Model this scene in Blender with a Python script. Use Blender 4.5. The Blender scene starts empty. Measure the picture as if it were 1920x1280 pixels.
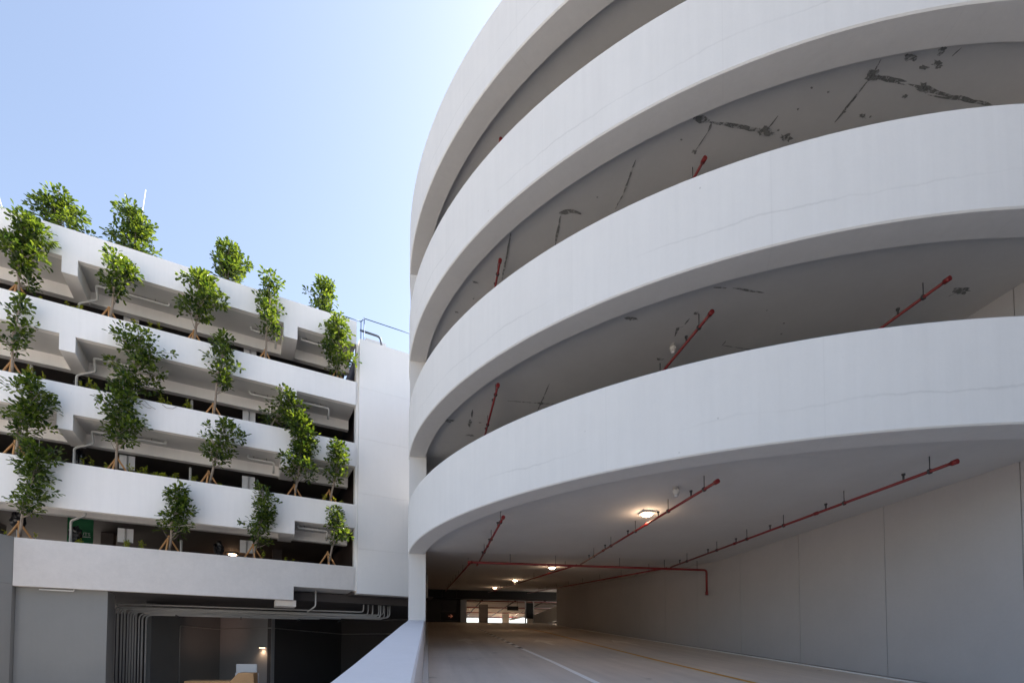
import bpy, math, random
from mathutils import Vector, Matrix, noise
R = math.radians
sc = bpy.context.scene
# ------------------------------------------------------------------ camera, sky, sun, exposure
EYE = 2.0
FPX, PITCH, YC = 919.27, R(1.944), 1200.0
cd = bpy.data.cameras.new("camera"); cam = bpy.data.objects.new("camera", cd)
sc.collection.objects.link(cam); sc.camera = cam
cam.location = (0, 0, EYE); cam.rotation_euler = (R(90) + PITCH, 0, 0)
cd.sensor_width = 36; cd.lens = FPX / 1920 * 36; cd.shift_y = (YC - 640) / 1920
cd.clip_start = 0.05; cd.clip_end = 2000
SUN_AZ, SUN_EL = 37.0, 47.0        # azimuth measured from +X towards +Y
w = bpy.data.worlds.new("World"); sc.world = w; w.use_nodes = True
wn = w.node_tree.nodes; wl = w.node_tree.links
sky = wn.new("ShaderNodeTexSky"); sky.sky_type = 'NISHITA'; sky.sun_disc = False
sky.sun_elevation = R(SUN_EL); sky.sun_rotation = R(90 - SUN_AZ)
sky.air_density = 1.0; sky.dust_density = 1.8; sky.ozone_density = 1.0
hsv = wn.new('ShaderNodeHueSaturation'); hsv.inputs['Saturation'].default_value = .84
wl.new(sky.outputs[0], hsv.inputs['Color']); wl.new(hsv.outputs[0], wn['Background'].inputs[0]); wn['Background'].inputs[1].default_value = 0.15
sd = bpy.data.lights.new("sun", 'SUN'); sd.energy = 5.0; sd.angle = R(0.5); sd.color = (1, .95, .87)
sun = bpy.data.objects.new("sun", sd); sc.collection.objects.link(sun)
sdir = Vector((math.cos(R(SUN_EL)) * math.cos(R(SUN_AZ)), math.cos(R(SUN_EL)) * math.sin(R(SUN_AZ)), math.sin(R(SUN_EL))))
sun.rotation_euler = sdir.to_track_quat('Z', 'Y').to_euler()
sc.view_settings.view_transform = 'Standard'; sc.view_settings.look = 'None'
sc.view_settings.exposure = 1.12; sc.view_settings.gamma = 1
sc.cycles.max_bounces = 12; sc.cycles.diffuse_bounces = 7; sc.cycles.transparent_max_bounces = 8
sc.cycles.sample_clamp_indirect = 6

# ------------------------------------------------------------------ photo rays (heights relative to the eye are "z"; world height is z+EYE)
def ray(px, py):
    a = (px - 960) / FPX; b = (YC - py) / FPX
    return Vector((a, math.cos(PITCH) - b * math.sin(PITCH), math.sin(PITCH) + b * math.cos(PITCH)))
def at_z(px, py, z):
    r = ray(px, py); p = r * (z / r.z); return Vector((p.x, p.y, z + EYE))
AZ = math.atan2(ray(801, 1231).x, ray(801, 1231).y)
DR = Vector((math.sin(AZ), math.cos(AZ), 0)); NR = Vector((DR.y, -DR.x, 0))      # along the ramp, to its right
def rp(u, s, z): v = NR * u + DR * s; return Vector((v.x, v.y, z + EYE))
RZ0, RG = -1.38, 0.1055
CREST = 40.0
def road_z(s): return RZ0 + RG * min(s, CREST)
def at_road(px, py):
    r = ray(px, py); rs = r.dot(DR); t = RZ0 / (r.z - RG * rs); p = r * t
    return p.dot(NR), p.dot(DR)
CZ, CG, CS = 3.3, 0.0915, 15.45
def ceil_z(s): return CZ if s < CS else CZ + CG * (s - CS)
def at_ceil(px, py, off=0.0):
    r = ray(px, py); p = r * ((CZ - off) / r.z)
    if p.dot(DR) > CS:
        t = (CZ - off - CG * CS) / (r.z - CG * r.dot(DR)); p = r * t
    return p.dot(NR), p.dot(DR)
FA = R(29.0291); FD = Vector((math.cos(FA), math.sin(FA), 0)); FN = Vector((-FD.y, FD.x, 0)); FS = 24.1
def fp(l, b, z): v = FD * l + FN * (FS + b); return Vector((v.x, v.y, z + EYE))      # facade frame: along, back, up
def at_f(px, py, b=0.0):
    r = ray(px, py); t = (FS + b) / r.dot(FN); p = r * t
    return p.dot(FD), p.z
TOP = {5: 16.33, 4: 13.33, 3: 10.33, 2: 7.33, 1: 4.33}

# ------------------------------------------------------------------ materials
def nodes(m): return m.node_tree.nodes, m.node_tree.links
def mat(name, col, rough=.7, spec=.3, metal=0):
    m = bpy.data.materials.new(name); m.use_nodes = True
    b = m.node_tree.nodes['Principled BSDF']
    b.inputs['Base Color'].default_value = (*col, 1); b.inputs['Roughness'].default_value = rough
    b.inputs['Metallic'].default_value = metal; b.inputs['Specular IOR Level'].default_value = spec
    return m
def mottled(name, col, var=.06, scale=1.2, rough=.75, bump=.15, streak=.0, fine=40, crack=None, spec=.3, var2=0.0, pits=0.0, seams=None, tracks=0.0):
    m = mat(name, col, rough, spec); n, l = nodes(m); b = n['Principled BSDF']
    tc = n.new('ShaderNodeTexCoord')
    def noi(sc_, det, vec=None, rough_=.6):
        t = n.new('ShaderNodeTexNoise'); t.inputs['Scale'].default_value = sc_; t.inputs['Detail'].default_value = det
        t.inputs['Roughness'].default_value = rough_
        l.new(vec if vec else tc.outputs['Object'], t.inputs['Vector']); return t.outputs['Fac']
    def mth(op, a, b_=None, clamp=False):
        k = n.new('ShaderNodeMath'); k.operation = op; k.use_clamp = clamp
        for i, v in enumerate((a, b_)):
            if v is None: continue
            if isinstance(v, (int, float)): k.inputs[i].default_value = v
            else: l.new(v, k.inputs[i])
        return k.outputs[0]
    a = noi(scale, 6)
    v = mth('MULTIPLY', mth('SUBTRACT', a, .5), 2 * var)
    c = noi(fine, 3)
    v = mth('ADD', v, mth('MULTIPLY', mth('SUBTRACT', c, .5), var * .8))
    if var2:
        v = mth('ADD', v, mth('MULTIPLY', mth('SUBTRACT', noi(scale * 4.3, 5, rough_=.75), .5), 2 * var2))
    if streak:
        mp = n.new('ShaderNodeMapping'); mp.inputs['Scale'].default_value = (5, 5, .25)
        l.new(tc.outputs['Object'], mp.inputs['Vector'])
        v = mth('ADD', v, mth('MULTIPLY', mth('SUBTRACT', noi(1.6, 5, mp.outputs[0]), .5), 2 * streak))
    if tracks:      # worn wheel paths and grime running along the ramp
        mp = n.new('ShaderNodeMapping'); mp.vector_type = 'TEXTURE'; mp.inputs['Rotation'].default_value = (0, 0, -AZ_); mp.inputs['Scale'].default_value = (.42, 9, 1)
        l.new(tc.outputs['Object'], mp.inputs['Vector'])
        v = mth('ADD', v, mth('MULTIPLY', mth('SUBTRACT', noi(1.0, 6, mp.outputs[0], .65), .5), 2 * tracks))
        sp = mth('SUBTRACT', 1.0, mth('MULTIPLY', mth('SUBTRACT', noi(1.7, 2), .70), 14, True)); v = mth('ADD', v, mth('MULTIPLY', mth('SUBTRACT', sp, 1.0), .35))
    f = mth('ADD', v, 1.0)
    if pits:        # scattered small blow holes and chips
        vo = n.new('ShaderNodeTexVoronoi'); vo.inputs['Scale'].default_value = 2.3; l.new(tc.outputs['Object'], vo.inputs['Vector'])
        pt = mth('MULTIPLY', mth('SUBTRACT', .045, vo.outputs['Distance']), 60, True)
        f = mth('SUBTRACT', f, mth('MULTIPLY', mth('MULTIPLY', pt, mth('MULTIPLY', mth('SUBTRACT', noi(.9, 2), .5), 8, True)), pits))
    if seams:       # faint upright pour joints round the drum: (centre x, centre y, count, strength)
        sep2 = n.new('ShaderNodeSeparateXYZ'); l.new(tc.outputs['Object'], sep2.inputs[0])
        ang = mth('ARCTAN2', mth('SUBTRACT', sep2.outputs['Y'], seams[1]), mth('SUBTRACT', sep2.outputs['X'], seams[0]))
        ang = mth('ADD', ang, mth('MULTIPLY', mth('FLOOR', mth('DIVIDE', mth('SUBTRACT', sep2.outputs['Z'], 4.9), 3.0)), .057))
        fr2 = mth('ABSOLUTE', mth('SUBTRACT', mth('FRACT', mth('MULTIPLY', ang, seams[2] / 6.28318)), .5))
        f = mth('SUBTRACT', f, mth('MULTIPLY', mth('SUBTRACT', 1.0, mth('DIVIDE', fr2, .0035), True), seams[3]))
        # each pour has its own slight tone
        wn_ = n.new('ShaderNodeTexWhiteNoise'); wn_.noise_dimensions = '2D'; cx_ = n.new('ShaderNodeCombineXYZ')
        l.new(mth('FLOOR', mth('ADD', mth('MULTIPLY', ang, seams[2] / 6.28318), .5)), cx_.inputs[0]); l.new(mth('FLOOR', mth('DIVIDE', mth('SUBTRACT', sep2.outputs['Z'], 4.9), 3.0)), cx_.inputs[1])
        l.new(cx_.outputs[0], wn_.inputs['Vector']); f = mth('ADD', f, mth('MULTIPLY', mth('SUBTRACT', wn_.outputs['Value'], .5), .025))
    if crack:      # a hairline construction joint that wanders round the band: (period, height, strength)
        per, h0, st = crack
        sep = n.new('ShaderNodeSeparateXYZ'); l.new(tc.outputs['Object'], sep.inputs[0])
        z = mth('ADD', sep.outputs['Z'], mth('MULTIPLY', mth('SUBTRACT', noi(.55, 5), .5), .45))
        fr = mth('ABSOLUTE', mth('SUBTRACT', mth('FRACT', mth('DIVIDE', mth('SUBTRACT', z, h0), per)), .5))
        ln = mth('SUBTRACT', 1.0, mth('DIVIDE', fr, .008), True)
        pr = mth('MULTIPLY', mth('SUBTRACT', noi(.35, 2), .42), 5.0, True)
        f = mth('SUBTRACT', f, mth('MULTIPLY', mth('MULTIPLY', ln, pr), st))
    vm = n.new('ShaderNodeVectorMath'); vm.operation = 'SCALE'; vm.inputs[0].default_value = col
    l.new(f, vm.inputs['Scale']); l.new(vm.outputs[0], b.inputs['Base Color'])
    if bump:
        bp = n.new('ShaderNodeBump'); bp.inputs['Strength'].default_value = bump; bp.inputs['Distance'].default_value = .02
        h = mth('ADD', mth('MULTIPLY', noi(3, 5), 1.0), mth('MULTIPLY', c, .15)); l.new(h, bp.inputs['Height'])
        l.new(bp.outputs[0], b.inputs['Normal'])
    return m
M = {}
AZ_ = AZ; TC = NR * 10.56 + DR * 16.12
M['ring'] = mottled('white_render', (.68, .665, .65), .045, .8, .8, .25, .05, 30, (3.0, 5.15 - 1.0, .13), var2=.025, pits=.25, seams=(TC.x, TC.y, 22, .05))
M['facade'] = mottled('facade_paint', (.88, .845, .815), .035, .7, .8, .15, .045, 30, var2=.025, pits=.2)
M['grey'] = mottled('grey_render', (.68, .64, .61), .09, 1.3, .85, .3, .02, 25, var2=.09)
M['link'] = mottled('link_wall_paint', (.88, .85, .82), .03, .6, .8, .15, .025, 30, var2=.02, pits=.2)
M['soffit'] = mottled('ceiling_paint', (.62, .605, .59), .07, 1.1, .85, .2, .0, 18, var2=.03)
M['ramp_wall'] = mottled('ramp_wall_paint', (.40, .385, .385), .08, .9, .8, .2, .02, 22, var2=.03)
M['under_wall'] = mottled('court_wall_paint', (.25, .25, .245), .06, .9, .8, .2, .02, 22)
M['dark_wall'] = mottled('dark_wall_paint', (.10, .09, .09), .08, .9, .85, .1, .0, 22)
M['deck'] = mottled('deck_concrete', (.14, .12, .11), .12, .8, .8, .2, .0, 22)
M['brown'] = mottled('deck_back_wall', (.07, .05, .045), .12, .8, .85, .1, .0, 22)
M['road'] = mottled('road_concrete', (.60, .53, .465), .08, .45, .62, .35, .0, 60, var2=.07, spec=.4, tracks=.27)
M['gutter'] = mottled('gutter_concrete', (.27, .25, .235), .1, 2, .8, .2, .0, 60)
M['cope'] = mottled('coping_render', (.74, .72, .73), .05, 2.4, .8, .6, .0, 45, var2=.035)
M['white_line'] = mottled('white_road_paint', (.92, .90, .87), .12, 5, .6, .1, .0, 60)
M['yellow_line'] = mottled('yellow_road_paint', (.62, .33, .05), .12, 5, .6, .1, .0, 60)
M['dash'] = mottled('dark_road_patch', (.17, .155, .14), .12, 5, .8, .1, .0, 60)
M['stain'] = mottled('bare_joint_filler', (.21, .21, .20), .25, 6, .9, .2, .0, 60)
n_, l_ = nodes(M['stain']); t_ = n_.new('ShaderNodeTexNoise'); t_.inputs['Scale'].default_value = 11; t_.inputs['Detail'].default_value = 6; t_.inputs['Roughness'].default_value = .7
c_ = n_.new('ShaderNodeTexCoord'); l_.new(c_.outputs['Object'], t_.inputs['Vector']); mr = n_.new('ShaderNodeMapRange'); l_.new(t_.outputs['Fac'], mr.inputs['Value'])
for k, v in (('From Min', .40), ('From Max', .56), ('To Min', .12), ('To Max', .95)): mr.inputs[k].default_value = v
l_.new(mr.outputs[0], n_['Principled BSDF'].inputs['Alpha'])
M['red'] = mottled('red_pipe_paint', (.17, .009, .011), .1, 4, .45, .0, .0, 60, spec=.5)
M['rod'] = mat('threaded_rod_steel', (.07, .07, .075), .5, .5, .6)
M['pvc'] = mottled('cream_pipe_plastic', (.64, .63, .61), .05, 3, .45, .0)
M['conduit'] = mottled('grey_conduit_plastic', (.43, .415, .40), .08, 3, .45, .0)
M['plate'] = mat('sign_back_plate', (.75, .75, .76), .5)
M['post'] = mottled('galvanised_post', (.50, .50, .51), .06, 6, .5, .0)
M['bag'] = mottled('black_plastic', (.012, .012, .016), .3, 5, .28, .5, .0, 20, spec=.6)
M['green'] = mottled('green_board', (.012, .13, .05), .1, 3, .5, .0)
M['wood'] = mottled('stake_timber', (.62, .32, .13), .15, 9, .7, .1)
M['ply'] = mottled('plywood_board', (.42, .25, .12), .12, 5, .6, .05)
M['board'] = mat('white_board', (.62, .62, .61), .6)
M['bark'] = mottled('young_bark', (.30, .25, .21), .2, 12, .9, .3)
M['soil'] = mottled('planter_soil', (.09, .06, .04), .3, 8, .95, .5)
M['rail'] = mat('blue_grey_steel', (.055, .10, .20), .45, .5, .3)
M['steel'] = mat('dark_pipe_steel', (.10, .115, .14), .5, .5, .4)
M['housing'] = mat('lamp_housing', (.55, .53, .50), .5)
M['black'] = mat('black_box', (.012, .012, .013), .5)
M['pink'] = mottled('red_column_band', (.62, .04, .07), .06, 3, .6, .0)
M['ground'] = mottled('court_ground', (.60, .54, .47), .1, .25, .85, .3, .0, 30)
M['ground_absorber'] = mottled('ground_absorber_dark', (.055, .055, .058), .15, 1, .85, .4)  # dark tone for the added ground sheet that cuts bounced light
M['worn'] = mottled('worn_arrow_paint', (.74, .68, .61), .12, 5, .6, .1, .0, 60)
M['deck_absorber'] = mottled('deck_bounce_absorber', (.13, .125, .12), .12, 1, .85, .2)  # dark tone for the added sheets that soak up deck bounce
def emis(name, col, st):
    m = bpy.data.materials.new(name); m.use_nodes = True; n, l = nodes(m)
    b = n['Principled BSDF']; b.inputs['Emission Color'].default_value = (*col, 1); b.inputs['Emission Strength'].default_value = st
    b.inputs['Base Color'].default_value = (.8, .75, .7, 1); return m
M['glow'] = emis('lit_diffuser', (1, .66, .40), 14)
M['glow_dim'] = emis('dim_diffuser', (1, .66, .42), 3)
M['arrow'] = emis('lit_arrow', (1, .25, .12), .12)
def leafmat(name, c1, c2):
    m = bpy.data.materials.new(name); m.use_nodes = True; n, l = nodes(m)
    b = n['Principled BSDF']; out = n['Material Output']
    g = n.new('ShaderNodeNewGeometry'); rmp = n.new('ShaderNodeMix'); rmp.data_type = 'RGBA'
    rmp.inputs[6].default_value = (*c1, 1); rmp.inputs[7].default_value = (*c2, 1)
    l.new(g.outputs['Random Per Island'], rmp.inputs[0])
    l.new(rmp.outputs[2], b.inputs['Base Color']); b.inputs['Roughness'].default_value = .24; b.inputs['Specular IOR Level'].default_value = .5
    t = n.new('ShaderNodeBsdfTranslucent'); hs = n.new('ShaderNodeMix'); hs.data_type = 'RGBA'; hs.blend_type = 'MULTIPLY'
    hs.inputs[0].default_value = 1; hs.inputs[7].default_value = (4.8, 4.1, .9, 1)
    l.new(rmp.outputs[2], hs.inputs[6]); l.new(hs.outputs[2], t.inputs['Color'])
    mx = n.new('ShaderNodeMixShader'); mx.inputs[0].default_value = .42
    l.new(b.outputs[0], mx.inputs[1]); l.new(t.outputs[0], mx.inputs[2]); l.new(mx.outputs[0], out.inputs[0])
    return m
M['leaf'] = leafmat('fig_leaves', (.010, .027, .013), (.075, .112, .032))
M['sprig'] = leafmat('weed_leaves', (.12, .16, .03), (.22, .24, .05))

# ------------------------------------------------------------------ mesh helpers
class MB:
    def __init__(s): s.v = []; s.f = []; s.sm = []
    def add(s, vs, fs, smooth=False):
        o = len(s.v); s.v += [tuple(v) for v in vs]; s.f += [tuple(i + o for i in f) for f in fs]; s.sm += [smooth] * len(fs); return s
    def hexa(s, p):      # 8 points: bottom 4 ccw, top 4 ccw
        return s.add(p, [(3, 2, 1, 0), (4, 5, 6, 7), (0, 1, 5, 4), (1, 2, 6, 5), (2, 3, 7, 6), (3, 0, 4, 7)])
    def box(s, fr, a0, a1, b0, b1, c0, c1):      # box in frame fr(a,b,z)
        return s.hexa([fr(a0, b0, c0), fr(a1, b0, c0), fr(a1, b1, c0), fr(a0, b1, c0), fr(a0, b0, c1), fr(a1, b0, c1), fr(a1, b1, c1), fr(a0, b1, c1)])
    def prism(s, lo, hi):      # two matching loops
        n = len(lo)
        return s.add(list(lo) + list(hi), [tuple(range(n - 1, -1, -1)), tuple(range(n, 2 * n))] + [(i, (i + 1) % n, n + (i + 1) % n, n + i) for i in range(n)])
    def tube(s, pts, r, seg=8, caps=True):
        pts = [Vector(p) for p in pts]; rs = r if isinstance(r, (list, tuple)) else [r] * len(pts)
        rings = []; up = None
        for i, p in enumerate(pts):
            t = (pts[min(i + 1, len(pts) - 1)] - pts[max(i - 1, 0)]).normalized()
            if up is None: up = Vector((0, 0, 1)) if abs(t.z) < .9 else Vector((1, 0, 0))
            x = t.cross(up)
            if x.length < 1e-4: x = t.cross(Vector((1, .3, 0)))
            x.normalize(); y = x.cross(t).normalized(); up = y
            rings += [p + (x * math.cos(k * 2 * math.pi / seg) + y * math.sin(k * 2 * math.pi / seg)) * rs[i] for k in range(seg)]
        fs = []
        for i in range(len(pts) - 1):
            for k in range(seg):
                a = i * seg + k; b = i * seg + (k + 1) % seg; fs.append((a, b, b + seg, a + seg))
        s.add(rings, fs, True)
        if caps:
            o = len(s.v) - len(rings)
            s.f.append(tuple(o + k for k in range(seg - 1, -1, -1))); s.f.append(tuple(len(s.v) - seg + k for k in range(seg))); s.sm += [False, False]
        return s
    def ball(s, c, rx, ry, rz, nu=12, nv=8, nz=0.0, seed=0):
        vs = []
        for j in range(nv + 1):
            th = math.pi * j / nv
            for i in range(nu):
                ph = 2 * math.pi * i / nu; d = Vector((math.sin(th) * math.cos(ph), math.sin(th) * math.sin(ph), math.cos(th)))
                k = 1 + nz * noise.noise(d * 2.3 + Vector((seed, seed * .7, 0))) + nz * .5 * noise.noise(d * 6 + Vector((seed, 0, 3)))
                vs.append(Vector(c) + Vector((d.x * rx * k, d.y * ry * k, d.z * rz * k)))
        fs = [(j * nu + i, (j + 1) * nu + i, (j + 1) * nu + (i + 1) % nu, j * nu + (i + 1) % nu) for j in range(nv) for i in range(nu)]
        return s.add(vs, fs, nz == 0)
    def build(s, name, m, parent=None):
        me = bpy.data.meshes.new(name); me.from_pydata(s.v, [], s.f)
        me.materials.append(M[m] if isinstance(m, str) else m)
        me.polygons.foreach_set('use_smooth', s.sm); me.update()
        o = bpy.data.objects.new(name, me); sc.collection.objects.link(o)
        if parent is not None: put(o, parent)
        return o
def put(o, parent):      # meshes are in world coordinates: cancel the parent's own place
    o.parent = parent; q = parent; off = Vector((0, 0, 0))
    while q: off += q.location; q = q.parent
    o.location = -off
def tag(o, label=None, cat=None, group=None, kind=None):
    for k, v in (('label', label), ('category', cat), ('group', group), ('kind', kind)):
        if v: o[k] = v
    return o
def thing(name, loc, label, cat, group=None):
    o = bpy.data.objects.new(name, None); sc.collection.objects.link(o); o.location = loc; o.empty_display_size = .2
    return tag(o, label, cat, group)
def bend(pts, r=.12, n=4):      # round the corners of a polyline
    pts = [Vector(p) for p in pts]; out = [pts[0]]
    for i in range(1, len(pts) - 1):
        a = (pts[i - 1] - pts[i]); b = (pts[i + 1] - pts[i]); k = min(r, a.length * .45, b.length * .45)
        a = pts[i] + a.normalized() * k; b = pts[i] + b.normalized() * k
        for j in range(n + 1):
            t = j / n; out.append(a * (1 - t) ** 2 + pts[i] * 2 * t * (1 - t) + b * t * t)
    return out + [pts[-1]]

# ------------------------------------------------------------------ ground and road
g = MB(); S = 600
g.add([(-S, -S, 0), (S, -S, 0), (S, S, 0), (-S, S, 0)], [(0, 1, 2, 3)])
tag(g.build('ground', 'ground'), kind='structure')
st = MB(); st.add([tuple(rp(a, b, .004 - EYE)) for a, b in ((.5, -70), (70, -70), (70, -7.2), (.5, -7.2))], [(0, 1, 2, 3)])
tag(st.build('ground_bounce_absorber', 'ground_absorber'), kind='structure')  # dark sheet added out of view to cut ground light reaching the tower
WU = 9.85      # ramp wall, metres right of the camera line
road = MB()
ss = [-5.9] + [x for x in range(-4, 40, 2)] + [40, 56, 76]
for a, b in zip(ss[:-1], ss[1:]):
    w1 = WU if a < 38 else 20
    road.hexa([rp(-.05, a, road_z(a) - .3), rp(w1, a, road_z(a) - .3), rp(w1, b, road_z(b) - .3), rp(-.05, b, road_z(b) - .3),
               rp(-.05, a, road_z(a)), rp(w1, a, road_z(a)), rp(w1, b, road_z(b)), rp(-.05, b, road_z(b))])
ro = tag(road.build('road', 'road'), kind='structure')
def strip(mb, u0, s0, u1, s1, wd, lift=.005, n=1):
    for i in range(n):
        t0, t1 = i / n, (i + 1) / n
        ua, ub = u0 + (u1 - u0) * t0, u0 + (u1 - u0) * t1; sa, sb = s0 + (s1 - s0) * t0, s0 + (s1 - s0) * t1
        mb.add([rp(ua - wd / 2, sa, road_z(sa) + lift), rp(ua + wd / 2, sa, road_z(sa) + lift), rp(ub + wd / 2, sb, road_z(sb) + lift), rp(ub - wd / 2, sb, road_z(sb) + lift)], [(0, 1, 2, 3)])
def mark(name, m, pts, wd):
    mb = MB(); q = [at_road(*p) for p in pts]
    for (a, b), (c, d) in zip(q[:-1], q[1:]): strip(mb, a, b, c, d, wd)
    return mb.build(name, m, ro)
mark('lane_line', 'white_line', [(1122, 1281), (1036, 1240), (978, 1215)], .13)
q0, q1 = at_road(978, 1215), at_road(893, 1176)
N = 24
md, ml = MB(), MB()
for i in range(N):
    t0, t1 = i / N, (i + 1) / N
    strip(md if i % 2 == 0 else ml, q0[0] + (q1[0] - q0[0]) * t0, q0[1] + (q1[1] - q0[1]) * t0, q0[0] + (q1[0] - q0[0]) * t1, q0[1] + (q1[1] - q0[1]) * t1, .14)
md.build('dark_dash', 'dash', ro); ml.build('pale_dash', 'white_line', ro)
mark('yellow_line', 'yellow_line', [(1421, 1281), (1240, 1239), (1100, 1204), (1025, 1185), (960, 1172)], .13)
for px, py in ((877, 1201), (1022, 1203), (1172, 1204)):      # worn direction arrows
    u, s = at_road(px, py); z = lambda k: road_z(k) + .005
    mb = MB()
    prof = [(-.09, -1.3), (.09, -1.3), (.12, .1), (.48, .0), (0, 1.5), (-.48, .0), (-.12, .1)]
    mb.add([rp(u + a, s + b, z(s + b)) for a, b in prof], [tuple(range(7))]); mb.build('painted_arrow', 'worn', ro)
gu = MB()
for a, b in zip(ss[1:20], ss[2:21]):
    gu.add([rp(9.52, a, road_z(a) + .004), rp(WU - .002, a, road_z(a) + .004), rp(WU - .002, b, road_z(b) + .004), rp(9.52, b, road_z(b) + .004)], [(0, 1, 2, 3)])
gu.build('gutter', 'gutter', ro)
e = MB()
for a, b in zip(ss[1:20], ss[2:21]):
    e.hexa([rp(9.47, a, road_z(a) + .001), rp(9.52, a, road_z(a) + .001), rp(9.52, b, road_z(b) + .001), rp(9.47, b, road_z(b) + .001),
            rp(9.47, a, road_z(a) + .03), rp(9.52, a, road_z(a) + .03), rp(9.52, b, road_z(b) + .03), rp(9.47, b, road_z(b) + .03)])
e.build('gutter_edge', 'soffit', ro)
# fine expansion joints across the slab
ej = MB()
for s in (3.4, 8.2, 13, 17.8, 22.6, 27.4, 32.2):
    ej.add([rp(.02, s, road_z(s) + .003), rp(9.46, s, road_z(s) + .003), rp(9.46, s + .012, road_z(s + .012) + .003), rp(.02, s + .012, road_z(s + .012) + .003)], [(0, 1, 2, 3)])
ej.build('slab_joint', 'gutter', ro)

# kerb and near parapet
k = thing('kerb', rp(-.03, 0, road_z(0)), 'narrow raised concrete kerb along the left edge of the ramp', 'kerb')
mb = MB(); mb.hexa([rp(-.08, -5.5, road_z(-5.5)), rp(.03, -5.5, road_z(-5.5)), rp(.03, 39, road_z(39)), rp(-.08, 39, road_z(39)),
                    rp(-.08, -5.5, road_z(-5.5) + .12), rp(.02, -5.5, road_z(-5.5) + .12), rp(.02, 39, road_z(39) + .12), rp(-.08, 39, road_z(39) + .12)])
mb.build('kerb_stone', 'soffit', k)
pw = thing('parapet_wall', rp(-.33, 2, 0 - EYE), 'thick white sloping parapet with flat top in the foreground left of the ramp', 'parapet')
mb = MB(); H = .904
sec = [(-.58, -3.5), (-.58, H - .015), (-.565, H), (-.10, H), (-.082, H - .018), (-.082, -3.5)]
steps = [-5.5, -2, 0, 1, 2, 3, 4, 5, 6, 7, 8, 9, 10, 11, 12, 13, 14, 15.2]
lo = None
random.seed(4)
for s in steps:
    jit = random.uniform(-.006, .006)
    cur = [rp(a + (jit if a < -.5 and b > 0 else 0), s, (RZ0 + RG * s + b) if b > 0 else -EYE + .001) for a, b in sec]
    if lo: 
        mb.add(lo + cur, [(i, i + 1, 6 + i + 1, 6 + i) for i in range(5)])
    else: mb.add(cur, [(0, 1, 2, 3, 4, 5)])
    lo = cur
mb.build('coping', 'cope', pw)

# ------------------------------------------------------------------ ramp side wall on the right
rw = thing('ramp_side_wall', rp(WU, 20, road_z(20)), 'tall grey panelled wall running up the right side of the ramp', 'wall')
js = [-4] + [6.6 - 2.51 * i for i in (4, 3, 2, 1)][0:0] + [6.6 + 2.51 * i for i in range(-4, 13)]
js = [6.6 + 2.51 * i for i in range(-4, 13)]
for i, (a, b) in enumerate(zip(js[:-1], js[1:])):
    a2, b2 = a + .007, b - .007
    za, zb = road_z(a2) - .3, road_z(b2) - .3
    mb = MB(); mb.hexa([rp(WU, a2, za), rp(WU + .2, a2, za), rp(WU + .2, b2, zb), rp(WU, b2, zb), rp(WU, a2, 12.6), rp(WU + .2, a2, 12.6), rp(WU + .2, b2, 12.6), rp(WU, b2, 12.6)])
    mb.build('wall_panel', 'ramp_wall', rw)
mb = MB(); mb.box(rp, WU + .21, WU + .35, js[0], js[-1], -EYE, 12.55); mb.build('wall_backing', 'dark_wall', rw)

# ------------------------------------------------------------------ circular ramp tower
CU, CV, RR, TH = 10.56, 16.12, 11.19, .5
tw = thing('circular_ramp_tower', rp(CU, CV, -EYE), 'white round car park ramp tower of stacked curved parapet bands', 'ramp tower')
def arc(a0, a1, n, r): return [(CU + r * math.cos(R(a0 + (a1 - a0) * i / n)), CV + r * math.sin(R(a0 + (a1 - a0) * i / n))) for i in range(n + 1)]
BH, B0 = 1.4915, 3.154
for k_ in range(4):
    z0 = B0 + 3 * k_; z1 = z0 + BH; closed = k_ >= 2
    # outer face with chamfered drip edge, thick edge beam below, thin guard above
    prof = [(RR - TH, z0), (RR - .022, z0), (RR, z0 + .022), (RR, z1 - .02), (RR - .02, z1), (RR - .20, z1), (RR - .22, z1 - .02), (RR - .22, z0 + .55), (RR - TH, z0 + .55)]
    a0, a1, n = (0, 360, 200) if closed else (183.5, 362, 120)
    mb = MB(); vs = []
    for i in range(n + (0 if closed else 1)):
        t = R(a0 + (a1 - a0) * i / n)
        vs += [rp(CU + r * math.cos(t), CV + r * math.sin(t), z) for r, z in prof]
    P = len(prof); fs = []
    tot = n
    for i in range(tot):
        j = (i + 1) % n if closed else i + 1
        for q in range(P): fs.append((i * P + q, j * P + q, j * P + (q + 1) % P, i * P + (q + 1) % P))
    mb.add(vs, fs, True)
    if not closed: mb.f += [tuple(range(P)), tuple(n * P + q for q in range(P - 1, -1, -1))]; mb.sm += [False, False]
    o = mb.build('curved_parapet', 'ring', tw)
    md_ = o.modifiers.new('edge', 'EDGE_SPLIT'); md_.split_angle = R(25)
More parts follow.
